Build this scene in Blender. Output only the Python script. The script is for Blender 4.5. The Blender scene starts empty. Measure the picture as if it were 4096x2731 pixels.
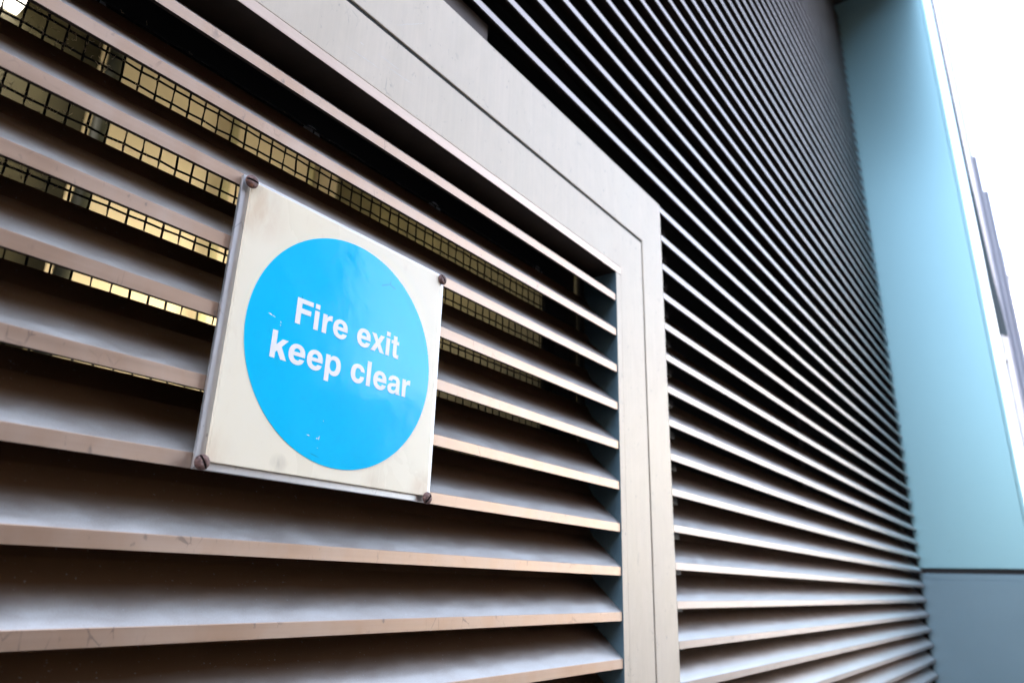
import bpy, bmesh, math, random
from mathutils import Matrix, Vector

random.seed(7)
R = math.radians
scene = bpy.context.scene
col = scene.collection

# ------------------------------------------------------------------ camera
cam_data = bpy.data.cameras.new("camera")
cam = bpy.data.objects.new("camera", cam_data)
col.objects.link(cam)
CAM = (-0.77955649, -0.42200849, -0.01043401)
right = Vector((0.5991900977679243, -0.8001001266229425, 0.028478309549843976))
down = Vector((0.2740962179292373, 0.17158795017596348, -0.9462710175585529))
fwd = Vector((0.7522250262080845, 0.5748020204664928, 0.3221182193137856))
mw = Matrix.Identity(4)
for i in range(3):
    mw[i][0], mw[i][1], mw[i][2], mw[i][3] = right[i], -down[i], -fwd[i], CAM[i]
cam.matrix_world = mw
cam_data.sensor_width = 36.0
cam_data.lens = 24.7546
cam_data.clip_start = 0.01
cam_data.clip_end = 500.0
cam_data.dof.use_dof = True
cam_data.dof.focus_distance = 0.545
cam_data.dof.aperture_fstop = 7.5
scene.camera = cam

# ------------------------------------------------------------------ sky, sun, exposure
SUN_EL, SUN_AZ = 47.0, -24.0            # azimuth from +y (behind the louvre wall) towards -x
world = bpy.data.worlds.new("World")
scene.world = world
world.use_nodes = True
wn = world.node_tree
bg = wn.nodes["Background"]
sky = wn.nodes.new("ShaderNodeTexSky")
sky.sky_type = 'NISHITA'
sky.sun_disc = False
sky.sun_elevation = R(SUN_EL)
sky.sun_rotation = R(SUN_AZ)
sky.dust_density = 4.0
sky.ozone_density = 1.0
hsv = wn.nodes.new("ShaderNodeHueSaturation")     # thin haze takes some of the blue out of the sky
hsv.inputs['Saturation'].default_value = .60
wn.links.new(sky.outputs[0], hsv.inputs['Color'])
wn.links.new(hsv.outputs[0], bg.inputs[0])
bg.inputs[1].default_value = 0.15
sun_data = bpy.data.lights.new("sun", 'SUN')
sun_data.energy = 3.3
sun_data.angle = R(0.5)
sun_data.color = (1.0, 0.93, 0.82)
sun = bpy.data.objects.new("sun", sun_data)
col.objects.link(sun)
sd = Vector((math.sin(R(SUN_AZ)) * math.cos(R(SUN_EL)), math.cos(R(SUN_AZ)) * math.cos(R(SUN_EL)), math.sin(R(SUN_EL))))
sun.rotation_euler = sd.to_track_quat('Z', 'Y').to_euler()
scene.view_settings.view_transform = 'Standard'
scene.view_settings.look = 'None'
scene.view_settings.gamma = 1.0
scene.view_settings.exposure = 3.75
scene.render.engine = 'CYCLES'
scene.cycles.use_denoising = True
scene.cycles.max_bounces = 8
scene.cycles.diffuse_bounces = 5
scene.cycles.glossy_bounces = 5


# ------------------------------------------------------------------ helpers
def thing(name, label, cat, loc=(0, 0, 0), group=None, kind=None):
    o = bpy.data.objects.new(name, None)
    col.objects.link(o)
    o.location = loc
    o.empty_display_size = 0.05
    return tag(o, label, cat, group, kind)


def tag(o, label=None, cat=None, group=None, kind=None):
    if label: o["label"] = label
    if cat: o["category"] = cat
    if group: o["group"] = group
    if kind: o["kind"] = kind
    return o


def obj(name, bm, mats, parent=None, smooth=False):
    me = bpy.data.meshes.new(name)
    bmesh.ops.recalc_face_normals(bm, faces=bm.faces[:])
    bm.to_mesh(me)
    bm.free()
    for m in (mats if isinstance(mats, (list, tuple)) else [mats]):
        me.materials.append(m)
    if smooth:
        for p in me.polygons: p.use_smooth = True
    o = bpy.data.objects.new(name, me)
    col.objects.link(o)
    if parent:
        o.parent = parent
        o.matrix_parent_inverse = Matrix.Translation(-parent.location)
    return o


def box(bm, x0, x1, y0, y1, z0, z1, bevel=0.0, mi=0):
    g = bmesh.ops.create_cube(bm, size=1.0)
    vs = g['verts']
    for v in vs:
        v.co = Vector((x0 + (v.co.x + .5) * (x1 - x0), y0 + (v.co.y + .5) * (y1 - y0), z0 + (v.co.z + .5) * (z1 - z0)))
    fs = set(f for v in vs for f in v.link_faces)
    for f in fs: f.material_index = mi
    if bevel > 0:
        es = list(set(e for v in vs for e in v.link_edges))
        bmesh.ops.bevel(bm, geom=es, offset=bevel, segments=2, affect='EDGES', profile=0.5)
    return vs


def BM(*boxes, bevel=0.0):
    bm = bmesh.new()
    for b in boxes: box(bm, *b, bevel=bevel)
    return bm


def cyl(bm, p0, p1, r, n=12, r1=None):
    p0, p1 = Vector(p0), Vector(p1)
    d = p1 - p0
    q = d.to_track_quat('Z', 'Y')
    r1 = r if r1 is None else r1
    A = [bm.verts.new(p0 + q @ Vector((r * math.cos(2 * math.pi * i / n), r * math.sin(2 * math.pi * i / n), 0))) for i in range(n)]
    B = [bm.verts.new(p1 + q @ Vector((r1 * math.cos(2 * math.pi * i / n), r1 * math.sin(2 * math.pi * i / n), 0))) for i in range(n)]
    for i in range(n):
        bm.faces.new((A[i], A[(i + 1) % n], B[(i + 1) % n], B[i]))
    bm.faces.new(A[::-1])
    bm.faces.new(B)


# ------------------------------------------------------------------ materials
class NT:
    def __init__(s, name):
        s.m = bpy.data.materials.new(name)
        s.m.use_nodes = True
        s.t = s.m.node_tree
        s.p = s.t.nodes["Principled BSDF"]
        s.geo = s.t.nodes.new("ShaderNodeNewGeometry")

    def n(s, typ, **kw):
        nd = s.t.nodes.new(typ)
        for k, v in kw.items(): setattr(nd, k, v)
        return nd

    def L(s, a, b): s.t.links.new(a, b)

    def pos(s, scale=(1, 1, 1), rot=(0, 0, 0), loc=(0, 0, 0)):
        mp = s.n("ShaderNodeMapping")
        mp.inputs['Scale'].default_value = scale
        mp.inputs['Rotation'].default_value = rot
        mp.inputs['Location'].default_value = loc
        s.L(s.geo.outputs['Position'], mp.inputs['Vector'])
        return mp.outputs[0]

    def noise(s, vec, scale, detail=4, rough=.55, dist=0.0):
        nd = s.n("ShaderNodeTexNoise")
        nd.inputs['Scale'].default_value = scale
        nd.inputs['Detail'].default_value = detail
        nd.inputs['Roughness'].default_value = rough
        nd.inputs['Distortion'].default_value = dist
        s.L(vec, nd.inputs['Vector'])
        return nd.outputs['Fac']

    def ramp(s, fac, stops, interp='LINEAR'):
        nd = s.n("ShaderNodeValToRGB")
        nd.color_ramp.interpolation = interp
        el = nd.color_ramp.elements
        while len(el) < len(stops): el.new(0.5)
        for e, (p, c) in zip(el, stops):
            e.position = p
            e.color = (c, c, c, 1) if not isinstance(c, tuple) else (*c, 1)
        s.L(fac, nd.inputs[0])
        return nd.outputs[0]

    def mix(s, fac, a, b, blend='MIX'):
        nd = s.n("ShaderNodeMix", data_type='RGBA', blend_type=blend)
        for sock, v in ((nd.inputs[0], fac), (nd.inputs[6], a), (nd.inputs[7], b)):
            if hasattr(v, 'is_linked') or hasattr(v, 'links'):
                s.L(v, sock)
            elif isinstance(v, (int, float)):
                sock.default_value = v
            else:
                sock.default_value = (*v, 1)
        return nd.outputs[2]

    def math(s, op, a, b=0.0):
        nd = s.n("ShaderNodeMath", operation=op)
        for sock, v in ((nd.inputs[0], a), (nd.inputs[1], b)):
            if hasattr(v, 'links'): s.L(v, sock)
            else: sock.default_value = v
        return nd.outputs[0]

    def set(s, **kw):
        for k, v in kw.items():
            k = {'col': 'Base Color', 'rough': 'Roughness', 'metal': 'Metallic', 'spec': 'Specular IOR Level', 'coat': 'Coat Weight',
                 'coat_rough': 'Coat Roughness', 'emit': 'Emission Color', 'emit_s': 'Emission Strength', 'normal': 'Normal'}.get(k, k)
            sock = s.p.inputs[k]
            if hasattr(v, 'links'): s.L(v, sock)
            elif isinstance(v, tuple): sock.default_value = (*v, 1)
            else: sock.default_value = v
        return s.m

    def bump(s, h, strength=.2, dist=.001):
        b = s.n("ShaderNodeBump")
        b.inputs['Strength'].default_value = strength
        b.inputs['Distance'].default_value = dist
        s.L(h, b.inputs['Height'])
        return b.outputs[0]


def metal(name, base, light, rough, metallic, brush, scratches=True, chips=False):
    """weathered anodised aluminium; brush = scale vector of the drawn grain"""
    k = NT(name)
    grain = k.noise(k.pos(brush), 1.0, 3, .6)
    blot = k.noise(k.pos((1, 1, .55)), 17.0, 5, .6, .6)
    fine = k.noise(k.pos(), 900.0, 2, .5)
    c = k.mix(k.ramp(blot, [(.38, 0.0), (.66, 1.0)]), base, light)
    c = k.mix(k.ramp(grain, [(.3, .16), (.7, 0.0)]), c, tuple(v * .55 for v in base))
    if scratches:
        v = k.n("ShaderNodeTexVoronoi", feature='DISTANCE_TO_EDGE')
        v.inputs['Scale'].default_value = 48.0
        k.L(k.pos((1.7, 1, .8), (0, R(24), 0)), v.inputs['Vector'])
        wob = k.noise(k.pos(), 60.0, 3)
        line = k.ramp(k.math('ADD', v.outputs['Distance'], k.math('MULTIPLY', k.math('SUBTRACT', wob, .5), .22)), [(.004, 1.0), (.013, 0.0)])
        msk = k.ramp(k.noise(k.pos(loc=(3, 1, 2)), 32.0, 3), [(.55, 0.0), (.66, (.42 if chips else .25))])
        c = k.mix(k.math('MULTIPLY', line, msk), c, (.055, .06, .075))
        spots = k.ramp(k.noise(k.pos((1, 1, .6), loc=(7, 0, 3)), 150.0, 3), [(.66, 0.0), (.74, .55)])
        c = k.mix(spots, c, (.12, .12, .13))
    rr = k.ramp(k.math('ADD', k.math('MULTIPLY', blot, .6), k.math('MULTIPLY', grain, .4)), [(.3, rough - .06), (.7, rough + .1)])
    h = k.math('ADD', k.math('MULTIPLY', grain, .6), k.math('MULTIPLY', fine, .5))
    return k.set(col=c, rough=rr, metal=metallic, normal=k.bump(h, .10, .0005))


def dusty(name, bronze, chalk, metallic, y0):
    """upper slopes of the blades: bronze anodising whose weathered outer part has chalked grey with a ragged edge, shade painted into the inner part"""
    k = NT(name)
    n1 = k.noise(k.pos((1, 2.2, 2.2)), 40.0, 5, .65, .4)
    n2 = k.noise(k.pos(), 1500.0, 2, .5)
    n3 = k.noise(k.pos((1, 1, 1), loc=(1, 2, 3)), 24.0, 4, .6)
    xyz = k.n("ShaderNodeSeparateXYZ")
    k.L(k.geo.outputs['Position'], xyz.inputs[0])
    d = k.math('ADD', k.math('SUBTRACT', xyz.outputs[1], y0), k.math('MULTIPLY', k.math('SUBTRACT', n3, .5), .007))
    film_shade = k.ramp(k.math('MULTIPLY', d, 25.0), [(.20, 1.0), (.62, .0)])
    film_shade = k.math('MULTIPLY', film_shade, k.ramp(k.math('ADD', k.math('MULTIPLY', n1, .55), k.math('MULTIPLY', n2, .45)), [(.36, .72), (.62, 1.0)]))
    c = k.mix(film_shade, bronze, chalk)
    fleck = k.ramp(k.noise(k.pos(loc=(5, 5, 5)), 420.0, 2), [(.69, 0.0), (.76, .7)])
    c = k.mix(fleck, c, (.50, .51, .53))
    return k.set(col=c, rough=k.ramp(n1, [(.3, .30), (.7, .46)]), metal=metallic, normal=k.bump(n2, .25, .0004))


M = {}
M['frame'] = metal("frame_metal", (.53, .46, .365), (.60, .525, .43), .50, .24, (260, 260, 5))
M['frame_h'] = metal("frame_metal_horizontal", (.57, .49, .39), (.63, .545, .445), .52, .22, (5, 260, 260))
M['blade'] = metal("blade_bronze", (.455, .315, .225), (.49, .37, .29), .42, .75, (5, 260, 260), chips=True)
M['blade_top'] = dusty("blade_chalk_shade_slope", (.22, .118, .064), (.485, .482, .468), .70, 0.0)  # inner bronze darkened beyond its own tone, as shade in the gaps
M['trim'] = metal("trim_bronze", (.50, .385, .31), (.54, .43, .355), .42, .75, (5, 260, 260), scratches=False)
M['wblade'] = metal("wall_blade_metal", (.28, .24, .22), (.34, .295, .275), .36, .8, (5, 260, 260), chips=True)
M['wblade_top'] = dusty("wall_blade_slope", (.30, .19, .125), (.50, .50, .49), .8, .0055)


def plain(name, c, rough=.6, metal=0.0, var=.25, scale=8.0, **kw):
    k = NT(name)
    f = k.noise(k.pos(), scale, 5, .6)
    cc = k.mix(k.ramp(f, [(.3, 0.0), (.7, 1.0)]), tuple(v * (1 - var) for v in c), tuple(min(1, v * (1 + var)) for v in c))
    return k.set(col=cc, rough=rough, metal=metal, **kw)


M['under'] = plain("shaded_blade_underside", (.028, .02, .016), .6, .0, .3, 30, spec=.15)  # underside darkened in colour to hold the shade between blades
M['brown'] = plain('brown_closing_metal', (.05, .033, .024), .5, .3, .3, 30)
M['reveal'] = plain('reveal_shade_teal', (.06, .11, .14), .45, .2, .2, 20)  # bluish shade of the jamb side put into its colour
M['dark'] = plain("dark_backing", (.012, .011, .011), .8)
M['darkmetal'] = plain("dark_steel", (.035, .032, .03), .55, .3)
M['wire'] = plain("dusty_wire", (.006, .0055, .005), .8, 0.0, .3, 300)
M['alu'] = metal("sign_plate_aluminium", (.50, .50, .51), (.60, .60, .60), .38, .8, (200, 200, 30), chips=True)
M['zinc'] = plain("zinc_washer", (.55, .57, .60), .5, .3, .3, 120)


def mat_blue():
    k = NT("blue_cladding_paint")
    f = k.noise(k.pos((1, 1, .4)), 3.0, 4, .6)
    c = k.mix(f, (.205, .375, .435), (.22, .40, .455))
    sp = k.ramp(k.noise(k.pos(), 60.0, 2), [(.76, 0.0), (.80, .4)])
    c = k.mix(sp, c, (.10, .16, .20))
    o = k.noise(k.pos(), 300.0, 2)
    return k.set(col=c, rough=.32, metal=.6, normal=k.bump(o, .05, .0005))


M['blue'] = mat_blue()
M['blue_grey'] = plain('grey_blue_cladding', (.135, .215, .265), .34, .5, .06, 3)  # lower panel set darker and greyer than the upper one


def mat_sign_white():
    k = NT("sign_white_face")
    n1 = k.noise(k.pos((1, 1, .5)), 14.0, 5, .6, .5)
    n2 = k.noise(k.pos((1.6, 1, .6), loc=(2, 0, 9)), 62.0, 4, .65, .3)
    c = k.mix(k.ramp(n1, [(.3, 0.0), (.7, 1.0)]), (.89, .80, .60), (.90, .825, .655))
    c = k.mix(k.ramp(n2, [(.62, 0.0), (.78, .14)]), c, (.55, .40, .25))

    def near(x, z, r, amt):
        vd = k.n("ShaderNodeVectorMath", operation='DISTANCE')
        k.L(k.geo.outputs['Position'], vd.inputs[0])
        vd.inputs[1].default_value = (x, -.0068, z)
        return k.math('MULTIPLY', k.ramp(vd.outputs['Value'], [(r * .25, amt), (min(1, r), 0.0)]), k.ramp(n2, [(.3, .2), (.6, 1.0)]))
    for x, z, r, a, cc in ((-.538, .236, .030, .42, (.58, .36, .20)), (-.545, .056, .022, .35, (.62, .40, .25)), (-.352, .060, .018, .45, (.60, .38, .22)),
                           (-.493, .0605, .007, .6, (.34, .29, .22)), (-.405, .057, .015, .35, (.6, .45, .3)), (-.352, .247, .014, .2, (.7, .55, .4))):
        c = k.mix(near(x, z, r, a), c, cc)
    return k.set(col=c, rough=k.ramp(n1, [(.3, .22), (.7, .34)]), spec=.5)


def mat_sign_blue():
    k = NT("sign_blue_print")
    n1 = k.noise(k.pos((1, 1, .8)), 26.0, 6, .65, .8)
    nf = k.noise(k.pos(), 500.0, 3, .6)
    c = k.mix(n1, (.0, .53, .90), (.0, .575, .94))
    v = k.n("ShaderNodeTexVoronoi", feature='DISTANCE_TO_EDGE')
    v.inputs['Scale'].default_value = 15.0
    k.L(k.pos((1, 1, 1.6), (0, R(35), 0), (4, 0, 1)), v.inputs['Vector'])
    msk = k.ramp(k.noise(k.pos(loc=(1, 5, 2)), 34.0, 3), [(.63, 0.0), (.67, .6)])
    c = k.mix(k.math('MULTIPLY', k.ramp(v.outputs['Distance'], [(.003, 1.0), (.012, 0.0)]), msk), c, (.0, .22, .5))
    r = k.ramp(k.math('ADD', k.math('MULTIPLY', n1, .8), k.math('MULTIPLY', nf, .2)), [(.32, .06), (.68, .17)])
    return k.set(col=c, rough=r, spec=.34, normal=k.bump(k.math('ADD', k.math('MULTIPLY', nf, .06), k.noise(k.pos(), 26.0, 3)), .25, .0012))


M['sign_white'] = mat_sign_white()
M['sign_blue'] = mat_sign_blue()
M['letter'] = plain("sign_white_lettering", (.88, .87, .84), .3, 0, .02, 60)


def mat_rust():
    k = NT("rusty_screw")
    n = k.noise(k.pos(), 420.0, 5, .7)
    n2 = k.noise(k.pos(loc=(2, 2, 2)), 180.0, 4, .6)
    c = k.mix(k.ramp(n, [(.35, 0.0), (.65, 1.0)]), (.075, .04, .036), (.22, .12, .10))
    c = k.mix(k.ramp(n2, [(.62, 0.0), (.75, .7)]), c, (.42, .14, .05))
    return k.set(col=c, rough=.55, metal=.25, normal=k.bump(n, .8, .0008))


M['rust'] = mat_rust()
M['slot'] = plain("slot_dirt", (.012, .007, .006), .9)
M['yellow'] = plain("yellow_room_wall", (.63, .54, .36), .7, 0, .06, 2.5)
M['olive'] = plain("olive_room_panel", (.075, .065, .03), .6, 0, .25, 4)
M['pipe'] = plain("grey_green_pipe", (.34, .31, .17), .5, 0, .1, 5)
M['pipe_dark'] = plain("dark_drain_pipe", (.03, .032, .02), .5, 0, .2, 5)
M['concrete'] = plain("room_concrete", (.22, .20, .17), .9, 0, .2, 3)
k = NT("lamp_diffuser")
M['lamp'] = k.set(col=(.9, .9, .9), emit=(1.0, .93, .80), emit_s=.6)
k = NT("fill_light_emitter")
M['fill_lamp'] = k.set(col=(.9, .9, .9), emit=(1.0, .87, .66), emit_s=7.5)  # emitter of the added lamp that brightens the room wall
M['web'] = plain("dusty_cobweb", (.60, .48, .34), .9, 0, .3, 200)


def mat_ground():
    k = NT("paving")
    b = k.n("ShaderNodeTexBrick")
    b.inputs['Scale'].default_value = 1.0
    b.inputs['Brick Width'].default_value = .6
    b.inputs['Row Height'].default_value = .45
    b.inputs['Mortar Size'].default_value = .006
    b.inputs['Color1'].default_value = (.055, .048, .042, 1)
    b.inputs['Color2'].default_value = (.07, .06, .052, 1)
    b.inputs['Mortar'].default_value = (.03,.03,.03, 1)
    k.L(k.pos(), b.inputs['Vector'])
    n = k.noise(k.pos(), 6.0, 6, .65)
    c = k.mix(k.ramp(n, [(.3, .35), (.7, 0.0)]), b.outputs['Color'], (.035, .03, .027))
    return k.set(col=c, rough=.85)


M['ground'] = mat_ground()


def mat_brick(name, c1, c2, mortar):
    k = NT(name)
    b = k.n("ShaderNodeTexBrick")
    b.inputs['Scale'].default_value = 1.0
    b.inputs['Brick Width'].default_value = .225
    b.inputs['Row Height'].default_value = .075
    b.inputs['Mortar Size'].default_value = .008
    b.inputs['Color1'].default_value = (*c1, 1)
    b.inputs['Color2'].default_value = (*c2, 1)
    b.inputs['Mortar'].default_value = (*mortar, 1)
    k.L(k.pos((1, 1, 1), (R(90), 0, 0)), b.inputs['Vector'])
    n = k.noise(k.pos(), 2.0, 5, .6)
    c = k.mix(k.ramp(n, [(.3, .3), (.7, 0.0)]), b.outputs['Color'], tuple(v * .6 for v in c1))
    return k.set(col=c, rough=.85)


M['brick'] = mat_brick("buff_brick", (.17, .09, .05), (.205, .115, .067), (.17, .135, .105))
M['glass'] = plain("dark_window_glass", (.03, .04, .05), .08, 0, .1, 2)
M['render'] = plain("pale_render", (.62, .62, .66), .7, 0, .06, 1.2)
M['render_w'] = plain("white_render", (.80, .80, .80), .7, 0, .05, 1.2)
M['far_grey'] = plain("grey_violet_cladding", (.15, .155, .195), .5, 0, .08, 1.2)
M['far_blue'] = plain("blue_grey_glazing", (.012, .028, .042), .25, 0, .15, 1.0)

# ------------------------------------------------------------------ the setting
GZ = -1.30
g = obj("ground", BM((-60, 90, -70, 0.0, GZ - .2, GZ), (-60, 90, 0.0, 60, GZ - .2, GZ - .004)), M['ground'])
tag(g, kind='structure')

# ------------------------------------------------------------------ blade profile
PROF = [(0, 0), (0, .0094), (.0005, .0099), (.0385, .0448), (.0465, .0605), (.0482, .0600), (.0404, .0432), (.0032, .0082), (.0032, 0)]
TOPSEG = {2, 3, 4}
UNDSEG = {5, 6, 7, 8}      # edges (index i -> i+1) that are the chalked, shade-darkened upper slope


def blade_mesh(name, x0, x1, mats, seed=0, nx=1):
    bm = bmesh.new()
    rnd = random.Random(seed)
    cols = []
    for j in range(nx + 1):
        x = x0 + (x1 - x0) * j / nx
        cols.append([bm.verts.new((x, y, z)) for y, z in PROF])
    n = len(PROF)
    for j in range(nx):
        A, B = cols[j], cols[j + 1]
        for i in range(n):
            f = bm.faces.new((A[i], A[(i + 1) % n], B[(i + 1) % n], B[i]))
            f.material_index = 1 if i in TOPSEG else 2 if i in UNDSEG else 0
    bm.faces.new(cols[0])
    bm.faces.new(cols[-1][::-1])
    bmesh.ops.recalc_face_normals(bm, faces=bm.faces[:])
    me = bpy.data.meshes.new(name)
    bm.to_mesh(me)
    bm.free()
    for m in mats: me.materials.append(m)
    return me


def inst(name, me, parent, loc):
    o = bpy.data.objects.new(name, me)
    col.objects.link(o)
    o.parent = parent
    o.location = loc
    return o


# ------------------------------------------------------------------ louvred door
XL = -1.02           # inner edge of the left stile
door = thing("louvred_door", "bronze louvred fire exit door with wire mesh behind its blades, carrying the blue and white sign", "door")
DB = -1.24
def extrude_outline(outline, y0, y1, bevel):
    """a flat outline in the wall plane given a thickness, its edges eased"""
    bm = bmesh.new()
    f = bm.faces.new([bm.verts.new((x, y1, z)) for x, z in outline])
    r = bmesh.ops.extrude_face_region(bm, geom=[f])
    vs = [g for g in r['geom'] if isinstance(g, bmesh.types.BMVert)]
    bmesh.ops.translate(bm, vec=(0, y0 - y1, 0), verts=vs)
    es = [e for e in bm.edges if all(abs(v.co.y - y0) < 1e-6 for v in e.verts)]
    bmesh.ops.bevel(bm, geom=es, offset=bevel, segments=2, affect='EDGES', profile=.5)
    return bm


def surround(x0, x1, i0, i1, zb, zi, zt):
    return [(x0, zb), (i0, zb), (i0, zi), (i1, zi), (i1, zb), (x1, zb), (x1, zt), (x0, zt)]


leaf = obj("leaf_frame", extrude_outline(surround(XL - .0809, .0809, XL - .0147, .0147, DB, .4041, .4700), 0, .052, .0007), M['frame'], door)
obj("bottom_rail", BM((XL - .0146, .0146, 0.0003, .052, DB + .001, DB + .14), bevel=.0006), M['frame_h'], door)
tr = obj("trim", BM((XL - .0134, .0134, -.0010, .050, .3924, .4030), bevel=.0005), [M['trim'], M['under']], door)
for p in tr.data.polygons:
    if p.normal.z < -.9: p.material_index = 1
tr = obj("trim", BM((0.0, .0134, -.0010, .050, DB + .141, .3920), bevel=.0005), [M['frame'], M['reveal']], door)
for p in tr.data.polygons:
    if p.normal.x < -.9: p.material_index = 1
obj("trim", BM((XL - .0134, XL, -.0010, .050, DB + .141, .3920), bevel=.0005), M['frame'], door)
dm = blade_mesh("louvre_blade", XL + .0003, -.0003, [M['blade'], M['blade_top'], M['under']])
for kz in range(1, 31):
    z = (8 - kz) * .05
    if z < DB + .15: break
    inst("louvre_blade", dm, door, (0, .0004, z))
# mesh behind the blades, its wires woven past one another
bm = bmesh.new()
MY = .0555
P = .01244
zs = [.3211 + P * n for n in range(-18, 5)]
xs = [-.0867 - P * n for n in range(0, 75)]
rw = .00085


def wire(bm, pts, r, n=5):
    rings = []
    for i, p in enumerate(pts):
        a = Vector(pts[max(0, i - 1)]); b = Vector(pts[min(len(pts) - 1, i + 1)])
        q = (b - a).to_track_quat('Z', 'Y')
        rings.append([bm.verts.new(Vector(p) + q @ Vector((r * math.cos(2 * math.pi * j / n), r * math.sin(2 * math.pi * j / n), 0))) for j in range(n)])
    for A, B in zip(rings, rings[1:]):
        for j in range(n):
            bm.faces.new((A[j], A[(j + 1) % n], B[(j + 1) % n], B[j]))


rnd = random.Random(3)
for a, z in enumerate(zs):
    wire(bm, [(x, MY + (.0004 if (a + b) % 2 else -.0004) + rnd.uniform(-.0001, .0001), z + rnd.uniform(-.0003, .0003)) for b, x in enumerate(xs)], rw)
for b, x in enumerate(xs):
    dx = rnd.uniform(-.0005, .0005)
    wire(bm, [(x + dx + rnd.uniform(-.0002, .0002), MY - (.0004 if (a + b) % 2 else -.0004), z) for a, z in enumerate(zs)], rw)
obj("mesh_screen", bm, M['wire'], door)
hp = obj("header_plate", BM((XL, -.0005, .066, .070, .352, .470)), M['dark'], door)
obj("side_plate", BM((-.080, -.0005, .062, .066, DB + .15, .351)), M['dark'], door)
for x in (-.6480, -.4560, -.2900, -.0930):
    bm = bmesh.new()
    cyl(bm, (x, .066, .3700), (x, .0640, .3700), .0105, 24)
    cyl(bm, (x, .0640, .3700), (x, .0590, .3700), .0045, 6)
    obj("bolt", bm, M['zinc'], hp)
# lock case seen dimly in the dark edge of the door
obj("lock_case", BM((-.066, -.030, .055, .0615, .20, .305), bevel=.002), M['darkmetal'], door)

# ------------------------------------------------------------------ door frame
SCR = [(-0.477, 0.4244, -0.4366, 0.4268), (-0.4423, 0.4407, -0.4122, 0.4418), (-0.4322, 0.4346, -0.3926, 0.4377), (-0.4268, 0.4843, -0.3856, 0.5188), (-0.4713, 0.4154, -0.468, 0.4161), (-0.4629, 0.4382, -0.4577, 0.4387)]
fr = thing("door_frame", "broad pale metal frame around the louvred door", "door frame")
obj("frame_surround", extrude_outline(surround(XL - .1514, .1514, XL - .0845, .0845, GZ, .4747, .5660), 0, .075, .0007), M['frame'], fr)
obj("gap_shade_strip", extrude_outline(surround(XL - .0844, .0844, XL - .0810, .0810, GZ, .4702, .4746), .0014, .03, .0003), M['dark'], fr)  # added dark strip standing in for the shade inside the door gap
bm = bmesh.new()
for k_, (xa, za, xb, zb) in enumerate(SCR):
    n_ = 8
    L_, R_ = [], []
    rr_ = random.Random(k_)
    for q in range(n_ + 1):
        t = q / n_
        w_ = .00016 * (math.sin(math.pi * t) + .15)
        px, pz = xa + (xb - xa) * t + rr_.uniform(-.0004, .0004), za + (zb - za) * t + rr_.uniform(-.0004, .0004)
        L_.append(bm.verts.new((px, -.00012, pz - w_))); R_.append(bm.verts.new((px, -.00012, pz + w_)))
    for q in range(n_): bm.faces.new((L_[q], L_[q + 1], R_[q + 1], R_[q]))
obj("scratch", bm, M['zinc'], leaf)
obj("door_stop", BM((.0700, .1300, .0765, .090, GZ, .50), (XL - .13, XL - .07, .0765, .09, GZ, .5)), M['darkmetal'], fr)

# ------------------------------------------------------------------ sign
sg = thing("fire_exit_sign", "square cream sign with blue disc reading Fire exit keep clear, screwed to door louvres", "sign", (-.445, -.001, .154))
obj("backing_plate", BM((-.5505, -.3395, -.0036, -.0004, .0495, .2570), bevel=.0004), M['alu'], sg)
obj("face_panel", BM((-.5445, -.3460, -.0068, -.0038, .0545, .2533), bevel=.0005), M['sign_white'], sg)
bm = bmesh.new()
cyl(bm, (-.4440, -.0066, .1534), (-.4440, -.0071, .1534), .0897, 160)
disc = obj("blue_disc", bm, M['sign_blue'], sg)


def C3(p0, c1, c2, p1, n=10):
    out = []
    for i in range(1, n + 1):
        t = i / n; u = 1 - t
        out.append((u**3 * p0[0] + 3 * u * u * t * c1[0] + 3 * u * t * t * c2[0] + t**3 * p1[0],
                    u**3 * p0[1] + 3 * u * u * t * c1[1] + 3 * u * t * t * c2[1] + t**3 * p1[1]))
    return out


def path(spec):
    pts = [spec[0]]
    for s in spec[1:]:
        if len(s) == 2: pts.append(s)
        else: pts += C3(pts[-1], s[0:2], s[2:4], s[4:6])
    if abs(pts[0][0] - pts[-1][0]) + abs(pts[0][1] - pts[-1][1]) < 1e-4: pts.pop()
    return pts


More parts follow.
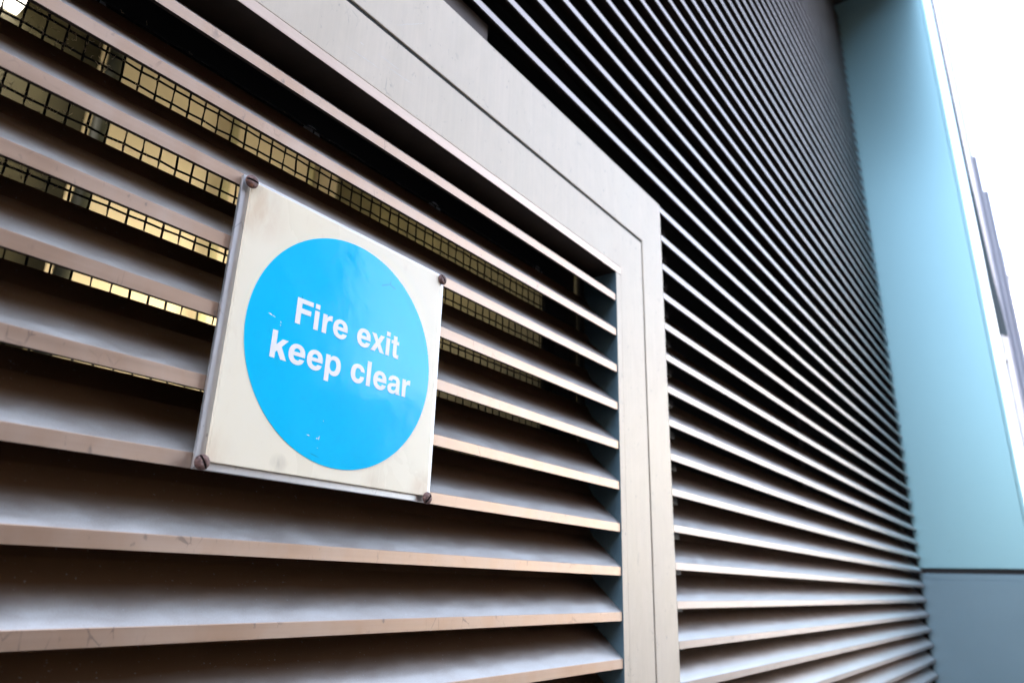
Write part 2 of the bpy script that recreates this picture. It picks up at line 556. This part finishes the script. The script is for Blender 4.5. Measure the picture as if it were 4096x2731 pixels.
GL = {
 'F': [[(0, 0), (4.3, 0), (4.35, 8.7), (12.9, 8.7), (12.9, 12.5), (4.4, 12.5), (4.4, 16.4), (14.2, 16.4), (14.2, 19.9), (0, 19.9)]],
 'i': [[(0, 0), (4.05, 0), (4.05, 14.75), (0, 14.75)], [(0, 16.4), (4.05, 16.4), (4.05, 20.1), (0, 20.1)]],
 'l': [[(0, 0), (4.05, 0), (4.1, 20), (0.05, 20)]],
 'r': [[(0, 0), (4.05, 0), (4.05, 7.0), (4.05, 9.8, 5.2, 11.0, 7.5, 11.0), (8.0, 11.0, 8.4, 10.95, 8.75, 10.85), (8.75, 14.95), (8.5, 15.02, 8.2, 15.05, 7.9, 15.05), (6.2, 15.05, 4.7, 14.0, 3.8, 12.3), (3.8, 14.75), (0, 14.75)]],
 'e': [[(13.95, 6.25), (4.2, 6.25), (4.3, 4.1, 5.8, 3.0, 7.8, 3.0), (8.75, 3.0, 9.3, 3.5, 9.75, 4.35), (13.7, 4.35), (13.0, 1.3, 10.6, -.35, 7.3, -.35), (2.7, -.35, 0, 2.6, 0, 7.35), (0, 12.0, 2.9, 15.05, 7.0, 15.05), (11.6, 15.05, 14.1, 11.9, 14.0, 7.6)],
       [(4.3, 9.05), (9.75, 9.05), (9.7, 10.7, 8.6, 11.8, 7.0, 11.8), (5.4, 11.8, 4.5, 10.7, 4.3, 9.05)]],
 'x': [[(.4, 14.7), (4.75, 14.7), (7.2, 10.5), (9.85, 14.7), (14.0, 14.7), (9.75, 7.5), (14.3, 0), (9.8, 0), (7.15, 4.3), (4.5, 0), (0, 0), (4.85, 7.6)]],
 't': [[(2.15, 18.6), (6.1, 18.6), (6.2, 14.5), (8.4, 14.5), (8.4, 11.7), (6.2, 11.7), (6.2, 4.2), (6.2, 3.3, 6.5, 3.0, 7.6, 3.0), (8.5, 3.1), (8.5, -.1), (7.9, -.2, 7.2, -.25, 6.4, -.25), (3.4, -.25, 2.15, .9, 2.15, 3.6), (2.15, 11.7), (0, 11.7), (0, 14.5), (2.15, 14.5)]],
 'k': [[(0, 0), (4.1, 0), (4.1, 4.4), (5.55, 5.9), (9.0, 0), (13.75, 0), (8.75, 9.2), (13.7, 14.8), (8.9, 14.8), (4.25, 9.9), (4.2, 20), (.15, 20)]],
 'p': [[(0, -5.5), (4.1, -5.5), (4.1, 1.5), (5.0, .3, 6.4, -.35, 8.4, -.35), (12.2, -.35, 14.5, 2.8, 14.5, 7.4), (14.5, 12.1, 12.2, 15.05, 8.4, 15.05), (6.4, 15.05, 4.9, 14.2, 4.0, 12.9), (4.0, 14.8), (0, 14.8)],
       [(7.2, 11.7), (9.3, 11.7, 10.3, 9.9, 10.3, 7.35), (10.3, 4.8, 9.3, 3.0, 7.2, 3.0), (5.1, 3.0, 4.1, 4.8, 4.1, 7.35), (4.1, 9.9, 5.1, 11.7, 7.2, 11.7)]],
 'c': [[(13.55, 9.5), (9.8, 9.5), (9.6, 10.9, 8.6, 11.8, 6.9, 11.8), (5.1, 11.8, 4.3, 10.2, 4.3, 7.4), (4.3, 4.6, 5.2, 3.1, 7.0, 3.1), (8.7, 3.1, 9.6, 4.2, 9.75, 5.75), (13.6, 5.75), (13.2, 2.1, 10.8, -.35, 7.0, -.35), (2.7, -.35, 0, 2.6, 0, 7.3), (0, 12, 2.7, 15.05, 7.0, 15.05), (10.8, 15.05, 13.3, 12.9, 13.55, 9.5)]],
 'a': [[(13.1, 10.2), (13.1, 13.6, 10.6, 15.05, 6.8, 15.05), (3.0, 15.05, .7, 13.2, .5, 10.1), (4.3, 10.1), (4.5, 11.4, 5.3, 11.9, 6.6, 11.9), (8.2, 11.9, 9.2, 11.4, 9.2, 10.1), (9.2, 9.1, 8.8, 8.85, 7.3, 8.7), (3.2, 8.2, 0, 7.7, 0, 4.2), (0, 1.4, 1.9, -.35, 4.8, -.35), (6.7, -.35, 8.2, .3, 9.3, 1.6), (9.35, 1.0, 9.45, .5, 9.6, 0), (13.7, 0), (13.7, .5), (13.2, .9, 13.1, 1.6, 13.1, 2.6)],
       [(9.2, 6.7), (8.5, 6.2, 7.3, 6.1, 6.2, 5.9), (4.6, 5.7, 3.9, 5.2, 3.9, 4.2), (3.9, 3.2, 4.7, 2.7, 5.9, 2.7), (8.0, 2.7, 9.2, 3.9, 9.2, 5.6)]],
}
LINES = [(10.55, [('F', -53.24), ('i', -37.0), ('r', -29.3), ('e', -19.2), ('e', 4.66), ('x', 19.4), ('i', 35.45), ('t', 41.3)]),
         (-19.45, [('k', -69.9), ('e', -54.9), ('e', -39.04), ('p', -22.4), ('c', 2.2), ('l', 18.15), ('e', 25.3), ('a', 41.0), ('r', 57.2)])]
cu = bpy.data.curves.new("lettering", 'CURVE')
cu.dimensions = '2D'
cu.fill_mode = 'BOTH'
cu.extrude = .0001
for base, items in LINES:
    for ch, ox in items:
        for ct in GL[ch]:
            pts = path(ct)
            sp = cu.splines.new('POLY')
            sp.points.add(len(pts) - 1)
            for q, (px, pz) in zip(sp.points, pts):
                q.co = ((ox + px) * .001, (base + pz) * .001, 0, 1)
            sp.use_cyclic_u = True
tmp = bpy.data.objects.new("lettering_curve", cu)
col.objects.link(tmp)
me = bpy.data.meshes.new_from_object(tmp.evaluated_get(bpy.context.evaluated_depsgraph_get()))
bpy.data.objects.remove(tmp)
for v in me.vertices:
    x, y, z = v.co
    v.co = (x - .442, -.00722 - z, y + .151)
me.materials.clear()
me.materials.append(M['letter'])
lt = bpy.data.objects.new("lettering", me)
col.objects.link(lt)
lt.parent = disc
lt.matrix_parent_inverse = Matrix.Identity(4)

# white nicks where the blue print has flaked off
nick = random.Random(5)


def flake(x, z, l, w, a):
    ca, sa = math.cos(a), math.sin(a)
    vs = []
    bm = bmesh.new()
    for px, pz in ((-l, 0), (-l * .2, w), (l * .5, w * .6), (l, .1 * w), (l * .3, -w * .7), (-l * .5, -w * .5)):
        px *= nick.uniform(.8, 1.2); pz *= nick.uniform(.6, 1.3)
        vs.append(bm.verts.new((x + px * ca - pz * sa, -.00718, z + px * sa + pz * ca)))
    bm.faces.new(vs)
    o = obj("paint_chip", bm, M['letter'], disc)
    o.matrix_parent_inverse = Matrix.Identity(4)


for x, z, l, w, a in ((-.5155, .1615, .0020, .0005, -.3), (-.5125, .1608, .0016, .0004, -.25), (-.5066, .1583, .0008, .0003, -.9), (-.5064, .1562, .0008, .0003, 1.4),
                      (-.4600, .0962, .0005, .0004, 1.2), (-.4717, .0837, .0016, .0004, -.1), (-.4640, .0827, .0007, .0005, .3), (-.4622, .0832, .0018, .0004, 1.45), (-.4625, .0760, .0004, .0003, 1.)):
    flake(x, z, l, w, a)


def screw(x, z, slot, tilt):
    bm = bmesh.new()
    r, hgt = .0050, .0030
    prof = [(r * .97, 0), (r, .0009), (r * .93, .0018), (r * .76, .0026), (r * .45, .0030), (0.0001, .0031)]
    n = 40
    rnd2 = random.Random(int(slot * 100))
    rings = []
    for rr, h in prof:
        rings.append([])
        for i in range(n):
            a = 2 * math.pi * i / n
            px, pz = rr * math.cos(a), rr * math.sin(a)
            rings[-1].append(bm.verts.new((px, -h + rnd2.uniform(-.00006, .00006), pz)))
    for A, B in zip(rings, rings[1:]):
        for i in range(n):
            bm.faces.new((A[i], A[(i + 1) % n], B[(i + 1) % n], B[i]))
    bm.faces.new(rings[-1]); bm.faces.new(rings[0][::-1])
    head = obj("screw", bm, M['rust'], sg, smooth=True)
    head.matrix_parent_inverse = Matrix.Identity(4)
    head.location = Vector((x, -.0066, z)) - sg.location
    head.rotation_euler = (tilt, 0, slot)
    head.rotation_mode = 'XYZ'
    # slot cut: a narrow dark channel let into the head
    cut = bmesh.new()
    box(cut, -r * .98, r * .98, -.0036, -.0016, -.0007, .0007)
    me2 = bpy.data.meshes.new("cut")
    cut.to_mesh(me2); cut.free()
    me2.materials.append(M['slot'])
    co = bpy.data.objects.new("cut", me2)
    col.objects.link(co)
    # bake the boolean
    head.rotation_euler = (0, 0, 0)
    md = head.modifiers.new("slot", 'BOOLEAN')
    co.matrix_world = Matrix.Translation(Vector((x, -.0066, z))) @ Matrix.Rotation(slot, 4, 'Y')
    md.object = co
    md.operation = 'DIFFERENCE'
    md.solver = 'EXACT'
    md.material_mode = 'TRANSFER'
    bpy.context.view_layer.update()
    new = bpy.data.meshes.new_from_object(head.evaluated_get(bpy.context.evaluated_depsgraph_get()))
    head.modifiers.clear()
    head.data = new
    bpy.data.objects.remove(co)
    return head


for x, z, s in ((-.5456, .2520, R(0)), (-.5474, .0535, R(58)), (-.3462, .0530, R(-52)), (-.3455, .2506, R(50))):
    screw(x, z, s, 0)

# ------------------------------------------------------------------ louvre wall
WX1 = 2.316
WY = .0055
wall = thing("louvre_wall", "large wall of thin horizontal metal louvre blades running past and above the door", "louvre wall")
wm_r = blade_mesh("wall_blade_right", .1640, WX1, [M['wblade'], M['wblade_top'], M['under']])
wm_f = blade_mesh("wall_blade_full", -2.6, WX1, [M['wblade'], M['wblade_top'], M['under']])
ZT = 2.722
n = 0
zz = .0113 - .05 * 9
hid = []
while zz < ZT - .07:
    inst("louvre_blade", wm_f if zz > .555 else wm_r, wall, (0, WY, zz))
    zz += .05
bm = bmesh.new()
for zb in [.0113 - .05 * i for i in range(10, 25)]:
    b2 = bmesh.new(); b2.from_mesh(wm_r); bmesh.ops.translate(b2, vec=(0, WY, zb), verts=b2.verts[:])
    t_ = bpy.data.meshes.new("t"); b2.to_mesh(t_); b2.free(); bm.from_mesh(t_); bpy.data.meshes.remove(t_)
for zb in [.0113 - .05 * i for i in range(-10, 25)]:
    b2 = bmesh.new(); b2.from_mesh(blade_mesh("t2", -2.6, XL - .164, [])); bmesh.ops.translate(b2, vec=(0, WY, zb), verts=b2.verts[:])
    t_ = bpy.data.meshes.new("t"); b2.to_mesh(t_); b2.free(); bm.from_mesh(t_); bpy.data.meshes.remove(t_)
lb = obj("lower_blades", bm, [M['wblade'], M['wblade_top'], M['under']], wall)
lb["kind"] = "stuff"
obj("backing", BM((.1520, WX1, .150, .156, GZ, ZT), (-2.6, .1515, .150, .156, .57, ZT), (-2.6, XL - .152, .150, .156, GZ, .569)), M['dark'], wall)
for x in (1.045, -.9):
    obj("mullion", BM((x - .02, x + .02, .0555, .10, .57 if x < 0 else GZ, ZT)), M['darkmetal'], wall)
# serrated carrier that holds the blade ends beside the frame
bm = bmesh.new()
z = -.45
while z < .60:
    box(bm, .170, .235, .030, .052, z + .0113 - .006, z + .0113 + .004)
    z += .05
box(bm, .153, .169, .052, .10, GZ, .60)
obj("blade_carrier", bm, M['darkmetal'], wall)
obj("closing_plate", BM((-1.15, -.272, .016, .034, .5665, .6108)), M['brown'], wall)

# ------------------------------------------------------------------ blue clad column at the end of the wall
BX, BY = 2.335, -.342
cl = thing("cladding_column", "tall smooth blue metal clad column standing out at the right end of the louvre wall", "column", (2.6, -.17, GZ))
obj("upper_panel", BM((BX, BX + .004, BY + .012, .02, .0805, ZT), bevel=.001), M['blue'], cl)
obj("lower_panel", BM((BX, BX + .004, BY + .012, .02, GZ, .0405), (BX + .0005, BX + .004, BY + .012, .02, .0405, .062), bevel=.0012), M['blue_grey'], cl)
obj("joint_strip", BM((BX + .0045, BX + .010, BY + .012, .02, .03, .10)), M['dark'], cl)
obj("upper_front_panel", BM((BX + .0045, 3.95, BY, BY + .0115, .0805, ZT + 3)), M['blue'], cl)
obj("lower_front_panel", BM((BX + .0045, 3.95, BY, BY + .0115, GZ, .045)), M['blue'], cl)
obj("corner_trim", BM((BX - .0005, BX + .0040, BY - .0005, BY + .0115, GZ, ZT), bevel=.0015), M['blue'], cl)
obj("core", BM((BX + .011, 3.94, BY + .0125, .6, GZ, ZT + 3)), M['dark'], cl)

# ------------------------------------------------------------------ building above and behind
up_ = thing("main_building", "upper storeys of the building over the louvre wall with an unseen overhang added for shade", "building", (0, 3, GZ))
obj("shade_overhang", BM((.5, BX + .3, -.33, .20, ZT, ZT + .10), bevel=.004), M['darkmetal'], up_)  # unseen overhang, added to darken the top of the blue column
HB = 14.0
obj("upper_wall", BM((-14, 3.94, .01, .15, ZT + .101, HB - .301)), M['far_grey'], up_)
obj("roof", BM((-14, 3.94, .0, 9.0, HB - .3, HB)), M['concrete'], up_)
obj("rear_wall", BM((-14, 3.94, 8.8, 9.0, GZ, HB - .301)), M['concrete'], up_)
obj("end_wall", BM((-14, -13.8, .16, 8.79, GZ, HB - .301)), M['concrete'], up_)
obj("end_wall", BM((3.70, 3.94, .61, 8.79, GZ, HB - .301)), M['concrete'], up_)
obj("left_wall", BM((-13.79, -2.61, 0, .15, GZ, ZT - .002)), M['far_grey'], up_)

# ------------------------------------------------------------------ plant room seen through the mesh
room = thing("plant_room", "yellow painted room lit by a ceiling light and an added lamp, glimpsed through the door louvres", "room", (0, 1.4, GZ))
obj("rear_wall", BM((-1.6, 1.45, 2.60, 2.66, GZ, 2.40)), M['yellow'], room)
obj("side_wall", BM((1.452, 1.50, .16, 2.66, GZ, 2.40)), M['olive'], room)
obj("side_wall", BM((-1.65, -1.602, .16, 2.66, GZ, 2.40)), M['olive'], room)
obj("ceiling", BM((-1.6, 1.45, .16, 2.598, 2.40, 2.45)), M['concrete'], room)
obj("floor", BM((-1.6, 1.45, .16, 2.598, GZ + .001, GZ + .02)), M['concrete'], room)
cab = thing("equipment_cabinet", "dark olive cabinet against the yellow wall behind the left louvres", "cabinet", (-.45, 2.45, GZ))
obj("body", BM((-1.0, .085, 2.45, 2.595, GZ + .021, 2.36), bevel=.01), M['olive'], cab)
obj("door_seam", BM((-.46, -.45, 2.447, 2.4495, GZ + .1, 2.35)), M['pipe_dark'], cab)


def pipe(x, y, r, m, label, grp=None):
    bm = bmesh.new()
    cyl(bm, (x, y, GZ + .02), (x, y, 2.40), r, 20)
    for z in (.4, 1.5):
        cyl(bm, (x, y, z), (x, y, z + .05), r * 1.25, 20)
    o = obj("pipe", bm, m, None, smooth=False)
    tag(o, label, "pipe", grp)
    return o


pipe(.125, 2.40, .032, M['pipe_dark'], "dark vertical pipe beside the olive cabinet, behind the left louvres")
pipe(.735, 2.50, .022, M['pipe'], "thin grey green vertical pipe on the bright yellow wall, above the sign", "thin pipes on the yellow wall")
pipe(1.20, 2.50, .022, M['pipe'], "grey green vertical pipe at the dim right end of the yellow wall", "thin pipes on the yellow wall")
bm = bmesh.new()
cyl(bm, (1.05, .9, 1.24), (1.45, 1.2, 1.30), .02, 16)
tag(obj("conduit", bm, M['pipe']), "slanting conduit crossing the dim olive wall behind the upper louvres", "conduit")


def ceiling_light(x0, x1, y0, y1, z, label, lm='lamp', nm='ceiling_light'):
    l = thing(nm, label, "light", ((x0 + x1) / 2, (y0 + y1) / 2, z), None)
    obj("housing", BM((x0, x1, y0, y1, z + .012, z + .07)), M['concrete'], l)
    dz = 0 if lm == 'lamp' else .0705
    obj("diffuser", BM((x0 + .002, x1 - .002, y0 + .002, y1 - .002, z + dz, z + dz + .0115)), M[lm], l)


ceiling_light(-.62, -.2257, 1.55, 2.59, 2.0, "bright white ceiling light showing through the mesh at the top left corner")
ceiling_light(.50, .95, 1.95, 2.15, .65, "added unseen light behind the sign, brightening the yellow wall", "fill_lamp", "added_fill_light")  # hidden lamp added to light the yellow wall

# ------------------------------------------------------------------ cobwebs on the mesh
bm = bmesh.new()
rnd = random.Random(11)
def strand(p, d, l, sag, r):
    n_ = 6
    pts = []
    for i in range(n_ + 1):
        t = i / n_
        pts.append((p[0] + d[0] * l * t + rnd.uniform(-.0004, .0004), p[1] + rnd.uniform(-.0006, .0006), p[2] + d[1] * l * t - sag * math.sin(math.pi * t) + rnd.uniform(-.0004, .0004)))
    wire(bm, pts, r, 3)
for i in range(700):
    x = -.715 + abs(rnd.gauss(0, .055))
    z = rnd.choice(zs[12:]) if rnd.random() < .6 else rnd.uniform(.2, .36)
    if rnd.random() < .5: x = min(xs, key=lambda q: abs(q - x))
    a = rnd.uniform(0, 2 * math.pi)
    strand((x, MY - .0012, z), (math.cos(a), math.sin(a)), rnd.uniform(.001, .006), rnd.uniform(0, .0015), rnd.uniform(.00008, .00022))
for i in range(160):
    x = rnd.uniform(-.6, -.1)
    z = rnd.choice(zs)
    strand((x, MY - .001, z), (rnd.uniform(-1, 1), rnd.uniform(-1, .3)), rnd.uniform(.001, .004), rnd.uniform(0, .001), rnd.uniform(.00004, .0001))
tag(obj("cobweb", bm, M['web']), "dusty cobweb strands clinging to the wire mesh", "cobweb", None, "stuff")

# ------------------------------------------------------------------ facade and buildings further along the street
dx = lambda x, s: CAM[1] + s * (x - CAM[0])
f1 = thing("glazed_bay", "narrow dark blue glazed bay just past the blue column", "building", (6, 1, GZ))
x6 = 6.0
bm = bmesh.new()
pr = [(.6, 2.02), (dx(x6, .0080), 2.02), (dx(x6, .0105), 2.55), (dx(x6, .0128), 3.5), (dx(x6, .0140), 5.6), (dx(x6, .0142), 14), (.6, 14)]
A = [bm.verts.new((x6, y, z)) for y, z in pr]; B = [bm.verts.new((x6 + .05, y, z)) for y, z in pr]
for i in range(7): bm.faces.new((A[i], A[(i + 1) % 7], B[(i + 1) % 7], B[i]))
bm.faces.new(A); bm.faces.new(B[::-1])
obj("window_strip", bm, M['far_blue'], f1)
obj("pale_pier", BM((x6 + .051, 6.35, dx(x6, .0130), .6, GZ, 4.6)), M['render_w'], f1)
obj("sill", BM((x6 - .03, x6 + .05, dx(x6, .0128), .6, 1.80, 2.018)), M['render'], f1)
obj("plinth", BM((x6, x6 + .05, dx(x6, .0130), .6, GZ, 1.798)), M['render'], f1)
obj("roof_pier", BM((x6 + .051, 6.35, dx(x6, .0141), .6, 4.601, 14)), M['far_grey'], f1)
f2 = thing("stepped_building", "tall grey stepped building silhouetted against the white sky beyond the blue column", "building", (12, 1, GZ))
sc = (10 - CAM[0])
def zat(x, z10): return CAM[2] + (z10 - CAM[2]) * (x - CAM[0]) / sc
for x, s, z10, m in ((10.0, .0073, 14, 'far_grey'), (10.3, .0018, 5.92, 'far_grey'), (10.6, -.0031, 5.34, 'far_grey'), (10.9, -.0044, 4.46, 'far_grey')):
    obj("tier", BM((x, x + 6, dx(x, s), .6 if x < 10.1 else dx(10.0, .0073) + .3, GZ, zat(x, z10)), bevel=.02), M[m], f2)
f3 = thing("street_end_building", "pale flat roofed building closing the street at the right edge", "building", (26, -4, GZ))
x3 = 24.0
obj("wall", BM((x3, x3 + 8, -16, dx(x3, -.0), GZ, zat(x3, 4.0))), M['render_w'], f3)
obj("parapet", BM((x3 - .25, x3 + 8.2, -16.2, dx(x3, -.0) + .1, zat(x3, 4.0) + .001, zat(x3, 4.145))), M['render'], f3)
for yy in (-2.3, -4.6, -6.9):
    for zz in (1.2, 4.4):
        obj("window", BM((x3 - .03, x3 - .001, yy, yy + 1.2, zz, zz + 1.9)), M['far_blue'], f3)
f4 = thing("gabled_block", "white block with a thin sloping roof, almost lost in the bright sky", "building", (40, -6, GZ))
x4 = 40.0
bm = bmesh.new()
z1, z2 = zat(x4, 5.72), zat(x4, 5.30)
ya, yb = dx(x4, -.0187), dx(x4, -.048)
pr = [(ya, z1), (yb, z2), (yb - 3, z2 - 2.2), (yb - 3, GZ), (ya, GZ)]
A = [bm.verts.new((x4, y, z)) for y, z in pr]; B = [bm.verts.new((x4 + 8, y, z)) for y, z in pr]
for i in range(5): bm.faces.new((A[i], A[(i + 1) % 5], B[(i + 1) % 5], B[i]))
bm.faces.new(A); bm.faces.new(B[::-1])
obj("wall", bm, M['render_w'], f4)
bm = bmesh.new()
pr = [(ya + .3, z1 + .25), (yb, z2 + .12), (yb - 3.3, z2 - 2.3), (yb - 3.3, z2 - 2.02), (yb, z2 + .36), (ya + .3, z1 + .45)]
A = [bm.verts.new((x4 - .3, y, z)) for y, z in pr]; B = [bm.verts.new((x4 + 8.3, y, z)) for y, z in pr]
for i in range(6): bm.faces.new((A[i], A[(i + 1) % 6], B[(i + 1) % 6], B[i]))
bm.faces.new(A); bm.faces.new(B[::-1])
obj("roof", bm, M['render'], f4)

# ------------------------------------------------------------------ brick building across the street (behind the camera; mirrored in the metal)
ob = thing("brick_building", "buff brick building across the street", "building", (-4, -12, GZ))
obj("wall", BM((-24, 3.6, -11, -5.0, GZ, 5.2)), M['brick'], ob)
obj("wing_wall", BM((3.601, 4.9, -11, -5.2, GZ, 1.9)), M['brick'], ob)
obj("parapet", BM((-24.1, 3.7, -11.1, -4.9, 5.201, 5.35)), M['concrete'], ob)
for i in range(9):
    x = -22 + i * 2.7
    for z in (-.3, 1.7):
        obj("window", BM((x, x + 1.2, -4.999, -4.96, z, z + 1.3)), M['glass'], ob)
